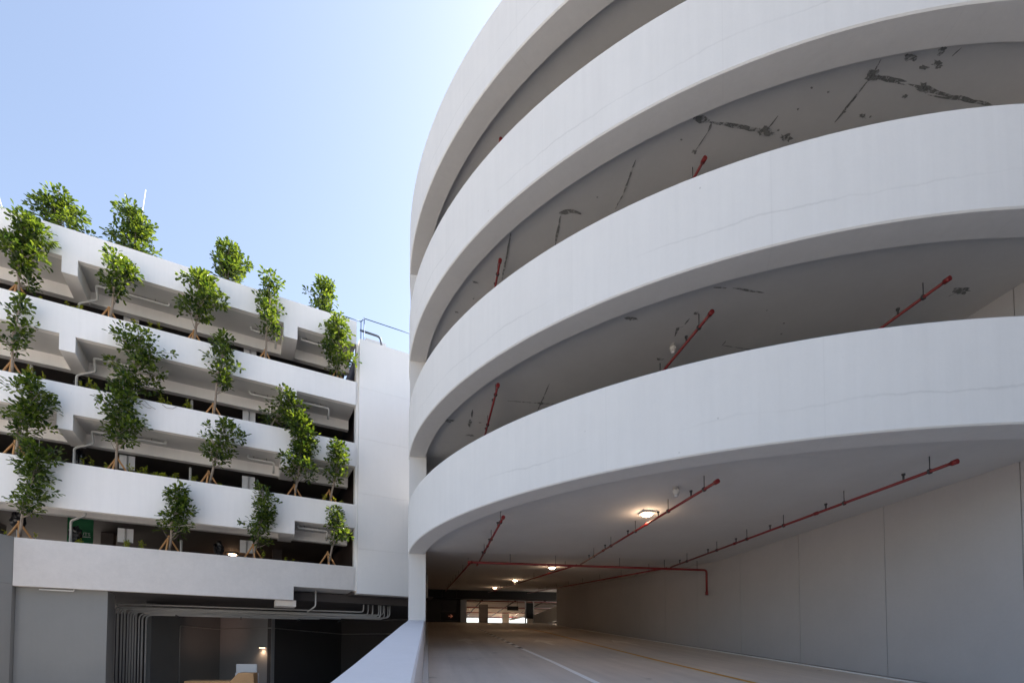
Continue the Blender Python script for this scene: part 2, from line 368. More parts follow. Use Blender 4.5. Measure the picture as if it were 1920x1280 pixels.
# ceilings / floor slabs
def clip_disc(r, smax):
    pts = [p for p in arc(0, 360, 240, r)[:-1] if p[1] <= smax]
    pts.sort(key=lambda p: math.atan2(p[1] - CV, p[0] - CU) % (2 * math.pi)); return pts
for k_ in range(4):
    z = CZ + 3 * k_
    if k_ < 2:
        pts = [p for p in arc(170, 370, 160, RR - .3) if p[1] <= CS]
        pts = [(pts[0][0], CS)] + pts + [(pts[-1][0], CS)]
    else: pts = arc(0, 360, 160, RR - .3)[:-1]
    mb = MB(); mb.prism([rp(a, b, z) for a, b in pts], [rp(a, b, z + .3) for a, b in pts]); 
    mb.build('floor_slab', 'soffit', tw)
    q = [p for p in pts if math.hypot(p[0] - CU, p[1] - CV) < RR]; q = [(CU + (a - CU) * .965, min(CV + (b - CV) * .965, CS if k_ < 2 else 99)) for a, b in q]
    mb = MB(); mb.add([rp(a, b, z + .304) for a, b in q], [tuple(range(len(q)))]); mb.build('deck_bounce_absorber', 'deck_absorber', tw)  # unseen dark sheet added so less light bounces up to the next ceiling
    if k_ < 2:
        s1 = 41.5 if k_ == 0 else 29
        mb = MB(); z2 = z + CG * (s1 - CS)
        mb.hexa([rp(-.45, CS, z), rp(WU + 8, CS, z), rp(WU + 8, s1, z2), rp(-.45, s1, z2), rp(-.45, CS, z + .3), rp(WU + 8, CS, z + .3), rp(WU + 8, s1, z2 + .3), rp(-.45, s1, z2 + .3)])
        mb.build('rising_slab', 'soffit', tw)
mb = MB(); mb.box(rp, -.575, -.06, 15.2, 15.75, -EYE, 11.9); mb.build('column', 'ring', tw)
# bare joints and patches on the ceilings
def ribbon(mb, pts, z, wd, seed):
    rnd = random.Random(seed); P = [at_z(px, py, z) for px, py in pts]; out = []
    for a, b in zip(P[:-1], P[1:]):
        n = max(2, int((b - a).length / .12))
        for i in range(n): out.append(a.lerp(b, i / n))
    out.append(P[-1]); vs = []
    for i, p in enumerate(out):
        t = (out[min(i + 1, len(out) - 1)] - out[max(i - 1, 0)]); t.z = 0; t.normalize(); nrm = Vector((-t.y, t.x, 0))
        ed = min(1, min(i, len(out) - 1 - i) / 2 + .25)
        vs += [p + nrm * wd * ed * rnd.uniform(.2, .62), p - nrm * wd * ed * rnd.uniform(.2, .62)]
    mb.add(vs, [(2 * i, 2 * i + 1, 2 * i + 3, 2 * i + 2) for i in range(len(out) - 1)])
def blob(mb, px, py, z, a, b, ang, seed):
    rnd = random.Random(seed); c = at_z(px, py, z); n = 17; vs = [c]
    for i in range(n):
        t = 2 * math.pi * i / n; k = rnd.uniform(.5, 1.25); x, y = a * k * math.cos(t), b * k * math.sin(t)
        vs.append(c + Vector((x * math.cos(ang) - y * math.sin(ang), x * math.sin(ang) + y * math.cos(ang), 0)))
    mb.add(vs, [(0, 1 + i, 1 + (i + 1) % n) for i in range(n)])
z3 = CZ + 6 - .005
for i, (pts, wd) in enumerate([([(1636, 140), (1600, 187), (1565, 230)], .09), ([(1636, 140), (1652, 111)], .07), ([(1636, 142), (1700, 153)], .1), ([(1640, 146), (1700, 160)], .07), ([(1700, 157), (1732, 165), (1785, 181), (1862, 198)], .1),
        ([(1300, 221), (1330, 228)], .26), ([(1330, 229), (1360, 234), (1432, 246)], .13), ([(1436, 246), (1459, 217)], .09), ([(1334, 230), (1327, 248)], .14), ([(1327, 248), (1302, 285)], .06), ([(1803, 90), (1785, 106)], .07),
        ([(1192, 300), (1170, 360), (1154, 392)], .07), ([(1052, 402), (1046, 430), (1041, 460)], .1), ([(1048, 400), (1072, 396), (1090, 401)], .24), ([(958, 436), (950, 480), (941, 525)], .08), ([(1740, 178), (1800, 188)], .05)]):
    mb = MB(); ribbon(mb, pts, z3 - .0008 * i, wd * .62, i); mb.build('ceiling_stain', 'stain', tw)
for i, (x, y, a, b) in enumerate([(1636, 142, .17, .14), (1732, 165, .2, .11), (1706, 108, .15, .08), (1758, 122, .16, .08), (1733, 127, .12, .06), (1767, 95, .08, .1), (1434, 247, .19, .14), (1474, 258, .22, .12), (1618, 218, .12, .06), (1697, 181, .1, .05),
        (1632, 219, .03, .03), (1553, 173, .03, .03), (1522, 165, .03, .03), (1496, 205, .03, .03), (1302, 285, .08, .06), (1278, 262, .03, .03), (1584, 210, .03, .03), (891, 529, .12, .06), (888, 560, .04, .05), (856, 585, .09, .05), (1448, 250, .08, .04), (1460, 244, .04, .04), (1120, 370, .03, .03)]):
    mb = MB(); blob(mb, x, y, z3 - .014 - .0004 * i, a * .72, b * .62, .3, i); mb.build('ceiling_stain', 'stain', tw)
z2 = CZ + 3 - .005
for i, (pts, wd) in enumerate([([(1338, 539), (1362, 540)], .1), ([(1374, 540), (1433, 549)], .07), ([(1293, 597), (1284, 608)], .1), ([(1281, 612), (1271, 615), (1265, 631)], .09), ([(1354, 647), (1412, 656)], .05), ([(1772, 559), (1792, 549)], .04),
        ([(951, 751), (1014, 756), (1060, 758)], .05), ([(1030, 719), (1014, 756), (1007, 772)], .05), ([(886, 768), (885, 782)], .1), ([(881, 786), (880, 800)], .22), ([(1354, 647), (1361, 639)], .05)]):
    mb = MB(); ribbon(mb, pts, z2 - .0008 * i, wd * .75, i + 40); mb.build('ceiling_stain', 'stain', tw)
for i, (x, y, a, b) in enumerate([(1183, 597, .16, .08), (1305, 587, .09, .05), (1803, 545, .2, .12), (1237, 673, .12, .07), (1470, 606, .03, .03), (841, 788, .2, .14), (881, 816, .16, .08), (900, 792, .05, .05), (1465, 626, .03, .03), (1438, 582, .02, .02), (1014, 756, .09, .07)]):
    mb = MB(); blob(mb, x, y, z2 - .011 - .0004 * i, a * .8, b * .7, .2, i + 70); mb.build('ceiling_stain', 'stain', tw)

# ------------------------------------------------------------------ sprinkler pipework
US = [(1.62, 10.5), (4.95, 7.7), (8.13, 6.28)]
words = ['on the ceiling above the road under the lowest band', 'under the ceiling behind the lowest parapet band', 'under the ceiling above the third lowest opening', 'just showing above the second highest parapet band']
for k_ in range(4):
    zc = CZ + 3 * k_; zp = zc - .25
    nt = thing('sprinkler_pipework', rp(5, 15.4, zp), 'red sprinkler pipes hung on rods ' + words[k_], 'sprinkler pipes', 'sprinkler pipework on each ramp level')
    for i, (u, s0) in enumerate(US):
        if k_ == 1: u += (-.1, -.06, .07)[i]; s0 += (.13, 0, .08)[i]
        if k_ == 2: u += (-.03, -.03, 0)[i]; s0 += (.3, .2, 0)[i]
        if k_ == 3: s0 += .42
        if (k_ == 3 and i > 0) or (k_ == 2 and i > 1): continue
        p = MB().tube([rp(u, s0, zp), rp(u, CS - .05, zp)], .025, 10).tube([rp(u, s0 - .03, zp), rp(u, s0 + .06, zp)], .042, 10)
        for s in [s0 + 2.8 * j for j in (1, 2)]: p.tube([rp(u, s - .05, zp), rp(u, s + .05, zp)], .036, 10)
        o = p.build('branch_pipe', 'red', nt)
        if k_ == 0:
            un = u - (.12 if i else .25)
            MB().tube([rp(un, CS, zp - .02), rp(un, 39 - 6 * i * 0, ceil_z(39) - .25)], .03, 8).build('rising_pipe', 'red', nt)
        rnd = random.Random(i + 9 * k_); s = s0 + .4
        while s < CS - .3:
            MB().tube([rp(u, s, zp + .02), rp(u, s, zc)], .008, 6).tube([rp(u, s - .015, zp), rp(u, s + .015, zp)], .045, 8).build('hanger_rod', 'rod', nt)
            MB().tube([rp(u, s + .45, zp), rp(u, s + .45, zp + .12)], .016, 6).tube([rp(u, s + .45, zp + .10), rp(u, s + .45, zp + .13)], .03, 8).build('sprinkler_head', 'rod', nt)
            s += rnd.uniform(1.3, 1.7)
        if k_ == 0:
            s = 16.8
            while s < 36:
                MB().tube([rp(un, s, ceil_z(s) - .25), rp(un, s, ceil_z(s))], .008, 5).build('hanger_rod', 'rod', nt); s += 2.6
    if k_ < 2:
        m_ = MB().tube([rp(1.3, CS - .06, zp - .06), rp(9.45, CS - .06, zp - .06)] if k_ else bend([rp(1.3, CS - .06, zp - .06), rp(9.45, CS - .06, zp - .06), rp(9.45, CS - .06, zp - .85)], .1), .038, 10)
        if not k_:
            m_.tube([rp(9.45, CS - .06, zp - .80), rp(9.45, CS - .06, zp - .92)], .05, 10)
            m_.tube([rp(1.24, CS - .06, zp - .06), rp(1.38, CS - .06, zp - .06)], .048, 10)
        m_.build('cross_main', 'red', nt)
        for u in (2.6, 4.1, 6.3, 7.9, 9.1): MB().tube([rp(u, CS - .06, zp - .04), rp(u, CS - .06, zc)], .008, 6).build('hanger_rod', 'rod', nt)

# ------------------------------------------------------------------ ceiling lamps and detectors
def lamp(u, s, z, label, power, group='lamps on the ramp ceiling', tilt=0, size=.15):
    t = thing('ceiling_lamp', rp(u, s, z), label, 'ceiling lamp', group)
    MB().box(rp, u - size, u + size, s - size, s + size, z - .045, z - .001).build('housing', 'housing', t)
    MB().ball(rp(u, s, z - .05), size * .82, size * .82, .055, 14, 6).build('diffuser', 'glow', t)
    if power:
        ld = bpy.data.lights.new('lamp_light', 'POINT'); ld.energy = power; ld.color = (1, .70, .45); ld.shadow_soft_size = .1
        lo_ = bpy.data.objects.new('lamp_light', ld); sc.collection.objects.link(lo_); lo_.location = rp(u, s, z - .18); lo_.parent = t; lo_.location -= t.location
    return t
for px, py, lb, pwr in ((1213, 962, 'square lit ceiling lamp nearest the viewer beside the middle red pipe', 8), (1035, 1063, 'lit ceiling lamp just beyond the red cross pipe', 8), (966, 1087, 'third lit lamp up the ramp ceiling, between two fainter ones', 8), (928, 1101, 'lit ceiling lamp right before the dark beam deep in the tunnel', 8)):
    u, s = at_ceil(px, py, .03); lamp(u, s, ceil_z(s), lb, pwr)
r_ = at_z(881, 1122, 5.9) - Vector((0, 0, EYE)); lamp(r_.dot(NR), r_.dot(DR), 5.98, 'faint lit ceiling lamp beyond the dark beam, left of the far openings', 25)
def detector(px, py, z, label):
    p = at_z(px, py, z); t = thing('smoke_detector', p, label, 'smoke detector')
    V = lambda z: p + Vector((0, 0, z))
    MB().tube([V(.15), V(.10), V(.10), V(.04), V(.03), V(0)], [.04, .04, .064, .066, .05, .05], 18).build('base', 'housing', t)
    MB().tube([V(0), V(-.02), V(-.045), V(-.05)], [.042, .042, .03, .012], 14).build('sensor_head', 'post', t)
detector(1268, 927, CZ - .15, 'white round smoke detector beside the near ceiling lamp over the road')
detector(1262, 659, CZ + 3 - .15, 'white round smoke detector beside a red pipe behind the lowest band')

# ------------------------------------------------------------------ far end of the tunnel
GZ = road_z(99)
fg = thing('far_parking_deck', rp(10, 56, GZ), 'dark parking deck at the top of the ramp with bright openings behind', 'parking deck')
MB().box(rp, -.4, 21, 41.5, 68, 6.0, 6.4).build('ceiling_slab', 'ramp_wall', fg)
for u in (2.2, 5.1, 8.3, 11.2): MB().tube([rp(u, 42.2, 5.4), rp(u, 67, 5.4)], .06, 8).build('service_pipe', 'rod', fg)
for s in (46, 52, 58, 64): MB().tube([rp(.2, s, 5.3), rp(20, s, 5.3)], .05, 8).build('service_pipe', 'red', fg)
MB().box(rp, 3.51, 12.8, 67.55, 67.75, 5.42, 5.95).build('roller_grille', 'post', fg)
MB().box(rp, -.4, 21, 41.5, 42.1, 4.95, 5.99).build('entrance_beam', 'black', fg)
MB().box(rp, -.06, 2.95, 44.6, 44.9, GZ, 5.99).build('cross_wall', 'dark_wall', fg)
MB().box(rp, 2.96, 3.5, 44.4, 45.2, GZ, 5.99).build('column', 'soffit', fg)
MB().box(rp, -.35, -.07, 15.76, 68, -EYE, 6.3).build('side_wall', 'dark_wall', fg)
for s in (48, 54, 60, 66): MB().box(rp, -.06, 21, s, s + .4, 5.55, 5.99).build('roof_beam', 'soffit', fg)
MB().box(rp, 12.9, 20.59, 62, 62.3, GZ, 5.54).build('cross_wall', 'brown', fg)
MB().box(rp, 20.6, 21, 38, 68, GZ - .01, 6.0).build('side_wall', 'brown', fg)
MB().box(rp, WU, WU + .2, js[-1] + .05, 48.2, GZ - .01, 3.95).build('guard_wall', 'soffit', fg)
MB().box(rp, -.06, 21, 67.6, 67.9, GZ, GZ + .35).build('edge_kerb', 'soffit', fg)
for px, w_, s, red in ((909, .9, 51, 0), (953, .75, 60, 1)):
    u = (px - 801) / FPX * s * .97
    MB().box(rp, u - w_ / 2, u + w_ / 2, s, s + .8, GZ + .9 if red else GZ, 5.54).build('column', 'soffit' if red else 'dark_wall', fg)
    if red: MB().box(rp, u - w_ / 2 - .02, u + w_ / 2 + .02, s - .02, s + .82, GZ, GZ + .899).build('red_column_base', 'pink', fg)
u = (953 - 801) / FPX * 60
MB().hexa([rp(u, 60.2, 4.7), rp(u + .4, 60.2, 4.6), rp(u + .4, 60.6, 4.6), rp(u, 60.6, 4.7), rp(u + 5.2, 60.2, 5.99), rp(u + 5.8, 60.2, 5.99), rp(u + 5.8, 60.6, 5.99), rp(u + 5.2, 60.6, 5.99)]).build('brace', 'soffit', fg)
lamp(7, 55, 5.98, 'dim lamp on the far deck ceiling above the hanging sign', 110, 'lamps on the far deck')
lamp(10.5, 63, 5.98, 'dim lamp on the far deck ceiling near the red based column', 110, 'lamps on the far deck')
def hang_sign(px0, py0, px1, py1, s, label, name='hanging_sign'):
    c = lambda px, py: (px - 801) / FPX * s * .985
    u0, u1 = c(px0, 0), c(px1, 0); z1, z0 = (1231 - py0) / FPX * s, (1231 - py1) / FPX * s
    t = thing(name, rp((u0 + u1) / 2, s, z1), label, 'sign')
    MB().box(rp, u0, u1, s, s + .15, z0, z1).build('sign_box', 'black', t)
    for u in (u0 + .1, u1 - .1): MB().tube([rp(u, s + .07, z1), rp(u, s + .07, 5.99 if s > 42 else ceil_z(s))], .02, 6).build('hanger', 'rod', t)
    return t, u0, u1, z0, z1
hang_sign(953, 1134, 975, 1142, 47, 'long dark hanging sign box under the far deck ceiling')
t, u0, u1, z0, z1 = hang_sign(990, 1127, 1004, 1157, 43.5, 'upright dark sign board with pale frame by the far end of the guard wall', 'sign_board')
for u in (u0 - .05, u1 + .05): MB().box(rp, u - .05, u + .05, 43.45, 43.6, GZ, 5.5).build('frame_post', 'post', t)
t, u0, u1, z0, z1 = hang_sign(826, 1147, 858, 1162, 40.5, 'black lane sign with a small red arrow in the dark left of the tunnel', 'arrow_sign')
zm = (z0 + z1) / 2; um = u0 + (u1 - u0) * .55; mb = MB()
mb.box(rp, um - .16, um + .14, 40.47, 40.49, zm - .014, zm + .014)
for sg in (1, -1): mb.hexa([rp(um, 40.47, zm + sg * .13), rp(um + .05, 40.47, zm + sg * .13), rp(um + .05, 40.49, zm + sg * .13), rp(um, 40.49, zm + sg * .13), rp(um + .16, 40.47, zm), rp(um + .21, 40.47, zm), rp(um + .21, 40.49, zm), rp(um + .16, 40.49, zm)])
mb.build('arrow', 'arrow', t)

# ------------------------------------------------------------------ unseen block added right of the viewer to darken the tower's right side
bb_ = thing('shading_block', rp(14, -6, -EYE), 'plain dark grey block added out of view beside the ramp mouth to shade the tower', 'building')
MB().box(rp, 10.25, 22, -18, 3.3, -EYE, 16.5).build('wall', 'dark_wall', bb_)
MB().box(rp, 10.22, 22.1, -18.1, 3.36, 16.501, 16.8).build('shading_block_cap', 'ramp_wall', bb_)
# ------------------------------------------------------------------ left building
fb = thing('car_park_building', fp(0, 0, -EYE), 'white terraced car park building with planter bands in front of dark decks', 'building')
D1, D2 = 1.13, 1.75
LB = (-6.15, -5.68); RB = (1.5, 2.08); LE, RE = -12.0, 4.72
def profile(kk):
    T = TOP[kk]; a, b = T - D1, T - D2
    if kk >= 3: lo = [(LE, a), (LB[0], a), (LB[0], b), (LB[1], b), (LB[1], a), (RB[0], a), (RB[0], b), (RB[1], b), (RB[1], a), (RE, a)]
    elif kk == 2: lo = [(LE, b), (RB[1], b), (RB[1], a), (RE, a)]
    else: lo = [(-7.2, b), (RB[1], b), (RB[1], a), (RE, a)]
    return lo, T
for kk in (5, 4, 3, 2, 1):
    lo, T = profile(kk); n = len(lo); l0 = lo[0][0]
    vs = [fp(l, b, z) for b in (0, .25) for l, z in lo] + [fp(l, b, T) for b in (0, .25) for l, z in lo]
    fs = []
    for i in range(n - 1):
        if abs(lo[i][0] - lo[i + 1][0]) > 1e-6:
            fs += [(i, i + 1, 2 * n + i + 1, 2 * n + i), (n + i + 1, n + i, 3 * n + i, 3 * n + i + 1), (2 * n + i, 2 * n + i + 1, 3 * n + i + 1, 3 * n + i)]
        fs.append((i + 1, i, n + i, n + i + 1))
    fs += [(0, n, 3 * n, 2 * n)[::-1], (n - 1, 2 * n - 1, 4 * n - 1, 3 * n - 1)]
    MB().add(vs, fs).build('planter_parapet', 'grey' if kk == 1 else 'facade', fb)
    MB().box(fp, l0 + .01, RE - .002, .251, 2.16, T - D1 + .004, T - 1.0).build('planter_slab', 'soffit', fb)
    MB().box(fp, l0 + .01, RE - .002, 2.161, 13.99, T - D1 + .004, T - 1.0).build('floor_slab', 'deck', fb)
    MB().box(fp, l0 + .01, RE - .002, 1.62, 1.76, T - .999, T - .03).build('planter_back_wall', 'facade', fb)
    MB().box(fp, l0 + .02, RE - .01, .252, 1.619, T - .999, T - .10).build('planter_soil', 'soil', fb)
    for rng in ((LB, RB) if kk >= 3 else (RB,)):
        MB().box(fp, rng[0], rng[1], .251, 1.849, T - D2 + .002, T - D1 + .003).build('beam', 'facade', fb)
    if kk > 1: MB().box(fp, l0 + .02, RE, 1.85, 2.15, T - 1.60, T - D1 + .003).build('inner_beam', 'facade' if kk > 1 else 'soffit', fb)
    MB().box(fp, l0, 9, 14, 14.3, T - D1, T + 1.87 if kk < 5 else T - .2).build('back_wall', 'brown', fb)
    if kk < 5:
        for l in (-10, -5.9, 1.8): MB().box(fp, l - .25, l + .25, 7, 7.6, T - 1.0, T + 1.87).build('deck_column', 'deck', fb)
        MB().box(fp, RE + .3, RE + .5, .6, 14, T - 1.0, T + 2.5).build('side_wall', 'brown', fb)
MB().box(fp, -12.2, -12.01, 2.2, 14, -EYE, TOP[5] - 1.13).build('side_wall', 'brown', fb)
MB().box(fp, -12, -7.25, .3, .5, -EYE, 4.3).build('side_wall', 'brown', fb)  # hidden panel added to keep stray light off the deck's side wall
# white end wall that meets the tower
lw = thing('end_wall', fp(6.6, 0, 3.05), 'blank white wall between the planted terraces and the round tower', 'wall')
zs = [3.05, 5.2, 7.9, 10.6, 13.1, 15.5]
for a, b in zip(zs[:-1], zs[1:]): MB().box(fp, 4.86, 8.4, -.06, .5, a + (.006 if a > 4 else 0), b).build('wall_panel', 'link', lw)
MB().box(fp, 4.74, 8.38, .12, .48, 3.2, 15.3).build('wall_core', 'link', lw)
# pier and wing wall to the left of the lowest band
lx, _ = at_f(200, 1190, .3)
pr = thing('pier_wall', fp(-6, .8, -EYE), 'grey lower wall under the lowest planter band left of the conduits', 'wall')
MB().box(fp, -7.2, lx, .3, 1.6, -EYE, 2.579).build('wall_face', 'under_wall', pr)
cq = [(-7.2, 1.62), (8.7, 1.62), (13.6, 16), (-7.2, 16)]
MB().prism([fp(a, b, 2.75) for a, b in cq], [fp(a, b, 3.15) for a, b in cq]).build('lower_ceiling', 'dark_wall', pr)
MB().box(fp, RE + .02, 8.9, .51, 1.615, 3.06, 3.19).build('lower_ceiling', 'dark_wall', pr)
ww = thing('wing_wall', fp(-7.4, -5, -EYE), 'bluish grey wing wall cut by the left edge of the picture', 'wall')
c0 = fp(-7.21, -.01, 0); dx = Vector((-.05, -1, 0)).normalized(); nx = Vector((-1, .05, 0)).normalized()
for za, zb in ((-EYE, 2.628), (2.636, 4.345)):
    q = [c0 + dx * 14, c0, c0 + FN * 2.0, c0 + nx * .6 + FN * 2.0 , c0 + nx * .6 + dx * 14]
    MB().prism([Vector((p.x, p.y, za + EYE)) for p in q], [Vector((p.x, p.y, zb + EYE)) for p in q]).build('wall_panel', 'under_wall', ww)
# rooms under the terraces
cw = thing('court_wall', at_z(413, 1179, 1.7) - Vector((0, 0, 1.7 + EYE)), 'dark grey angled wall behind the conduits under the terraces', 'wall')
W3 = [at_z(284, 1167, 1.7), at_z(413, 1179, 1.7), at_z(509, 1176.5, 1.7), at_z(640, 1188, 1.7), at_z(800, 1187, 1.7)]
for i, (a, b) in enumerate(zip(W3[:-1], W3[1:])):
    a = Vector((a.x, a.y, 0)); b = Vector((b.x, b.y, 0)); nn = Vector((-(b - a).y, (b - a).x, 0)).normalized() * .25
    a2 = a + (b - a).normalized() * .002; 
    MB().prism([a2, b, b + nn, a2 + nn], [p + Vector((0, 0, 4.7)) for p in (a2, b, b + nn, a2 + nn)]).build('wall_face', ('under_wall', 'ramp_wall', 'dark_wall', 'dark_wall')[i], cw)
a = Vector((W3[0].x, W3[0].y, 0)); b = a + FN * 3 - FD * .3
MB().prism([a, b, b - FD * .25, a - FD * .25], [p + Vector((0, 0, 4.7)) for p in (a, b, b - FD * .25, a - FD * .25)]).build('pillar', 'under_wall', cw)
MB().box(fp, -7.1, 9, 15, 15.2, -EYE, 2.74).build('back_wall', 'dark_wall', cw)
mbc = MB(); cp = [at_z(332, 1290, -1.1)]
P1 = [W3[0].lerp(W3[1], .37), W3[1], W3[2], W3[3], W3[4]]
off = -FN * .04
pts = [Vector((P1[0].x, P1[0].y, .2))] + P1
mbc.tube(bend([p + off for p in pts], .12), .025, 8); co = thing('wall_conduit', pts[0] + off, 'single thin grey conduit climbing and following the dark angled wall', 'conduit'); mbc.build('pipe', 'conduit', co)
# conduit bundle
random.seed(11)
cb = thing('conduit_bundle', fp(-4.4, 3.5, -1), 'bundle of grey conduits rising behind the pier then running right under the terrace', 'conduits')
xs = [208, 214, 220, 227, 233, 239, 244, 249, 254, 260, 266, 273]
for i, px in enumerate(xs):
    b = 3.3 - (i % 2) * .14
    l, _ = at_f(px, 1200, b); zt = 2.24 - .03 * i + (.12 if i % 4 == 0 else 0)
    if i < 6: lend = at_f(682 + 9.5 * i, 1120, 1.9)[0]
    else: lend = at_f((714, 722, 733, 640, 600, 560)[i - 6], 1120, 1.9)[0]
    bb = 1.9 + (i % 3) * .1
    pts = [fp(l, b, -1.25 + (.1 if i % 3 == 0 else 0)), fp(l, b, zt), fp(lend, bb, zt - .02)] + ([fp(lend, bb, 2.74)] if i < 9 else [])
    MB().tube(bend(pts, .28, 5), (.036, .03, .042, .032)[i % 4], 8).build('conduit', 'conduit', cb)
for z in (.9, -.45): MB().box(fp, at_f(203, 0, 3)[0], at_f(282, 0, 3)[0], 3.36, 3.42, z, z + .05).build('clamp_rail', 'rod', cb)
for l in (-2.5, 0, 2.5, 4.4): MB().box(fp, l, l + .04, 1.75, 3.6 - (l + 5) * .12, 1.80, 1.86).build('clamp_rail', 'rod', cb)
MB().box(fp, at_f(200, 0, 3)[0], at_f(250, 0, 3)[0], 2.9, 3.6, -EYE, -1.2).build('plinth', 'under_wall', cb)
# duct and drop under the notch
nb = thing('ceiling_duct', fp(1.9, 1.2, 2.6), 'pale box duct and bent pipe under the notch of the lowest terrace', 'duct')
a0, a1 = at_f(515, 1120, 1.2)[0], at_f(553, 1120, 1.2)[0]
MB().box(fp, a0, a1, .6, 1.6, 2.35, 2.63).build('duct_box', 'facade', nb)
l = at_f(592, 1115, 1.0)[0]
MB().tube(bend([fp(l, 1.0, 3.19), fp(l, 1.0, 2.45), fp(l - .3, 1.6, 2.2)], .1), .035, 8).build('drain_pipe', 'pvc', nb)
lp_ = thing('loop_pipe', fp(-6, .4, 2.5), 'flat white pipe loop under the left end of the lowest planter band', 'pipe')
a0, a1 = at_f(78, 1103, .4)[0], at_f(142, 1103, .4)[0]
MB().tube(bend([fp(a0, .14, 2.5), fp(a1, .14, 2.5), fp(a1, .2, 2.57)], .06), .028, 8).build('pipe', 'pvc', lp_)

# crate and board in the court
p = at_z(462, 1262, -.75)
cr = thing('plywood_crate', Vector((p.x, p.y, 0)), 'tan plywood crate with a raised end standing before the dark wall', 'crate')
def at_d(px, py, d):
    r = ray(px, py); r = r * (d / r.y); return Vector((r.x, r.y, r.z + EYE))
q = [at_d(432, 1276, 20), at_d(446, 1261, 20), at_d(475, 1261.5, 20), at_d(476, 1300, 20), at_d(432, 1300, 20)]
back = Vector((-.5, 1.3, 0))
MB().prism(q, [v + back for v in q]).build('raised_end', 'ply', cr)
q = [at_d(345, 1276, 20.6), at_d(431.5, 1276, 20.05), at_d(431.5, 1300, 20.05), at_d(345, 1300, 20.6)]
MB().prism(q, [v + back for v in q]).build('long_box', 'ply', cr)
wb = thing('white_board', at_d(462, 1300, 22), 'white stepped board leaning behind the plywood crate', 'board')
q = [at_d(441, 1261, 22), at_d(443, 1260, 22), at_d(443, 1244, 22), at_d(481, 1244, 22), at_d(481, 1260, 22), at_d(484, 1261, 22), at_d(484, 1310, 22), at_d(441, 1310, 22)]
MB().prism(q, [v + Vector((0, .06, 0)) for v in q]).build('panel', 'board', wb)
ul = thing('floor_uplight', at_d(366, 1310, 23), 'small warm uplight at the foot of the dark angled wall, below the frame', 'uplight')
MB().tube([ul.location, ul.location + Vector((0, 0, .08))], .08, 12).build('housing', 'rod', ul)
MB().tube([ul.location + Vector((0, 0, .081)), ul.location + Vector((0, 0, .09))], .06, 12).build('diffuser', 'glow', ul)
ld = bpy.data.lights.new('lamp_light', 'SPOT'); ld.energy = 120; ld.color = (1, .6, .45); ld.spot_size = R(36); ld.spot_blend = 1; ld.shadow_soft_size = .1
lo_ = bpy.data.objects.new('lamp_light', ld); sc.collection.objects.link(lo_); lo_.parent = ul; lo_.location = (0, 0, .15)
lo_.rotation_euler = (at_d(388, 1236, 26) - ul.location).to_track_quat('-Z', 'Y').to_euler()
# wall lamp
wl_ = at_z(497, 1213, .44); base = W3[2].lerp(W3[1], .14); base.z = EYE + .56
o_ = (W3[2] - W3[1]).normalized(); nn = Vector((o_.y, -o_.x, 0))
def walllamp(base, label, pw):
    t = thing('wall_lamp', base, label, 'wall lamp', 'wall lamps in the lower court')
    ldir = -Vector((0, 0, 1))
    fr = lambda a, b, z: base + o_ * a + nn * b + Vector((0, 0, z))
    MB().box(fr, -.2, .2, .01, .22, 0, .05).build('hood', 'rod', t)
    MB().box(fr, -.15, .15, .04, .19, -.03, -.002).build('diffuser', 'glow_dim', t)
    ld = bpy.data.lights.new('lamp_light', 'SPOT'); ld.energy = pw; ld.color = (1, .68, .42); ld.spot_size = R(140); ld.spot_blend = .8; ld.shadow_soft_size = .08
    lo_ = bpy.data.objects.new('lamp_light', ld); sc.collection.objects.link(lo_); lo_.parent = t; lo_.location = nn * .15 - Vector((0, 0, .06))
walllamp(base, 'small lit wall lamp on the grey wall above the white board', 14)

# ------------------------------------------------------------------ drains, posts, signs, bags on the terraces
def drain(kk, l0, l1, lv, b=1.05, label='', down=True):
    T = TOP[kk]; z = T - D1 - .14
    t = thing('drain_pipe', fp(l0, b, z), label, 'drain pipe', 'white drain pipes under the planters')
    pts = [fp(l1, b, T - D1), fp(l1, b, z), fp(l0, b, z), fp(l0, b + .35, T - D2 + .1)]
    if down: pts += [fp(lv, b + .6, T - D2 - .12), fp(lv, b + .6, T - 3.0)]
    MB().tube(bend(pts, .1), .045, 10).build('pipe', 'pvc', t)
    for q in (.3, .8): MB().tube([fp(l0 + (l1 - l0) * q, b, z), fp(l0 + (l1 - l0) * q, b, T - D1)], .01, 5).build('hanger_rod', 'rod', t)
nm = {5: 'roof', 4: 'second', 3: 'third', 2: 'fourth'}
for kk in (5, 4, 3): drain(kk, -5.35, -2.9, -6.0, label='bent white drain pipe beside the left beam under the %s planter band' % nm[kk])
drain(2, -5.5, -5.4, -6.0, .9, label='white drain pipe dropping left of the green board under the fourth planter band')
for kk in (5, 4, 3): drain(kk, 1.25, .2, 1.25, label='white drain pipe left of the right hand beam under the %s planter band' % nm[kk], down=False)
for kk in (4, 3, 2): drain(kk, 3.6, 2.3, 3.6, .7, 'white drain pipe in the bay next to the end wall under the %s planter band' % nm[kk], False)
for kk in (5,): drain(kk, 3.4, 2.3, 3.4, .7, 'white drain pipe in the bay next to the end wall under the roof planter band', False)
def post(px, py_top, kk, label):
    b = 2.3; l, z = at_f(px, py_top, b); T = TOP[kk]
    t = thing('deck_post', fp(l, b, T - 1), label, 'post', 'pale pipe posts behind the planters')
    MB().tube([fp(l, b, T - 1.0), fp(l, b, z - .03), fp(l, b, z)], [.055, .055, .03], 10).build('post', 'pvc', t)
post(34, 824, 2, 'pale post behind the fourth planter, left of the staked tree'); post(357, 876, 2, 'pale post on the fourth terrace between two trees')
post(360, 750, 3, 'pale post on the third terrace, left of the slender tree'); post(361, 625, 4, 'pale post on the second terrace, left of the round tree')
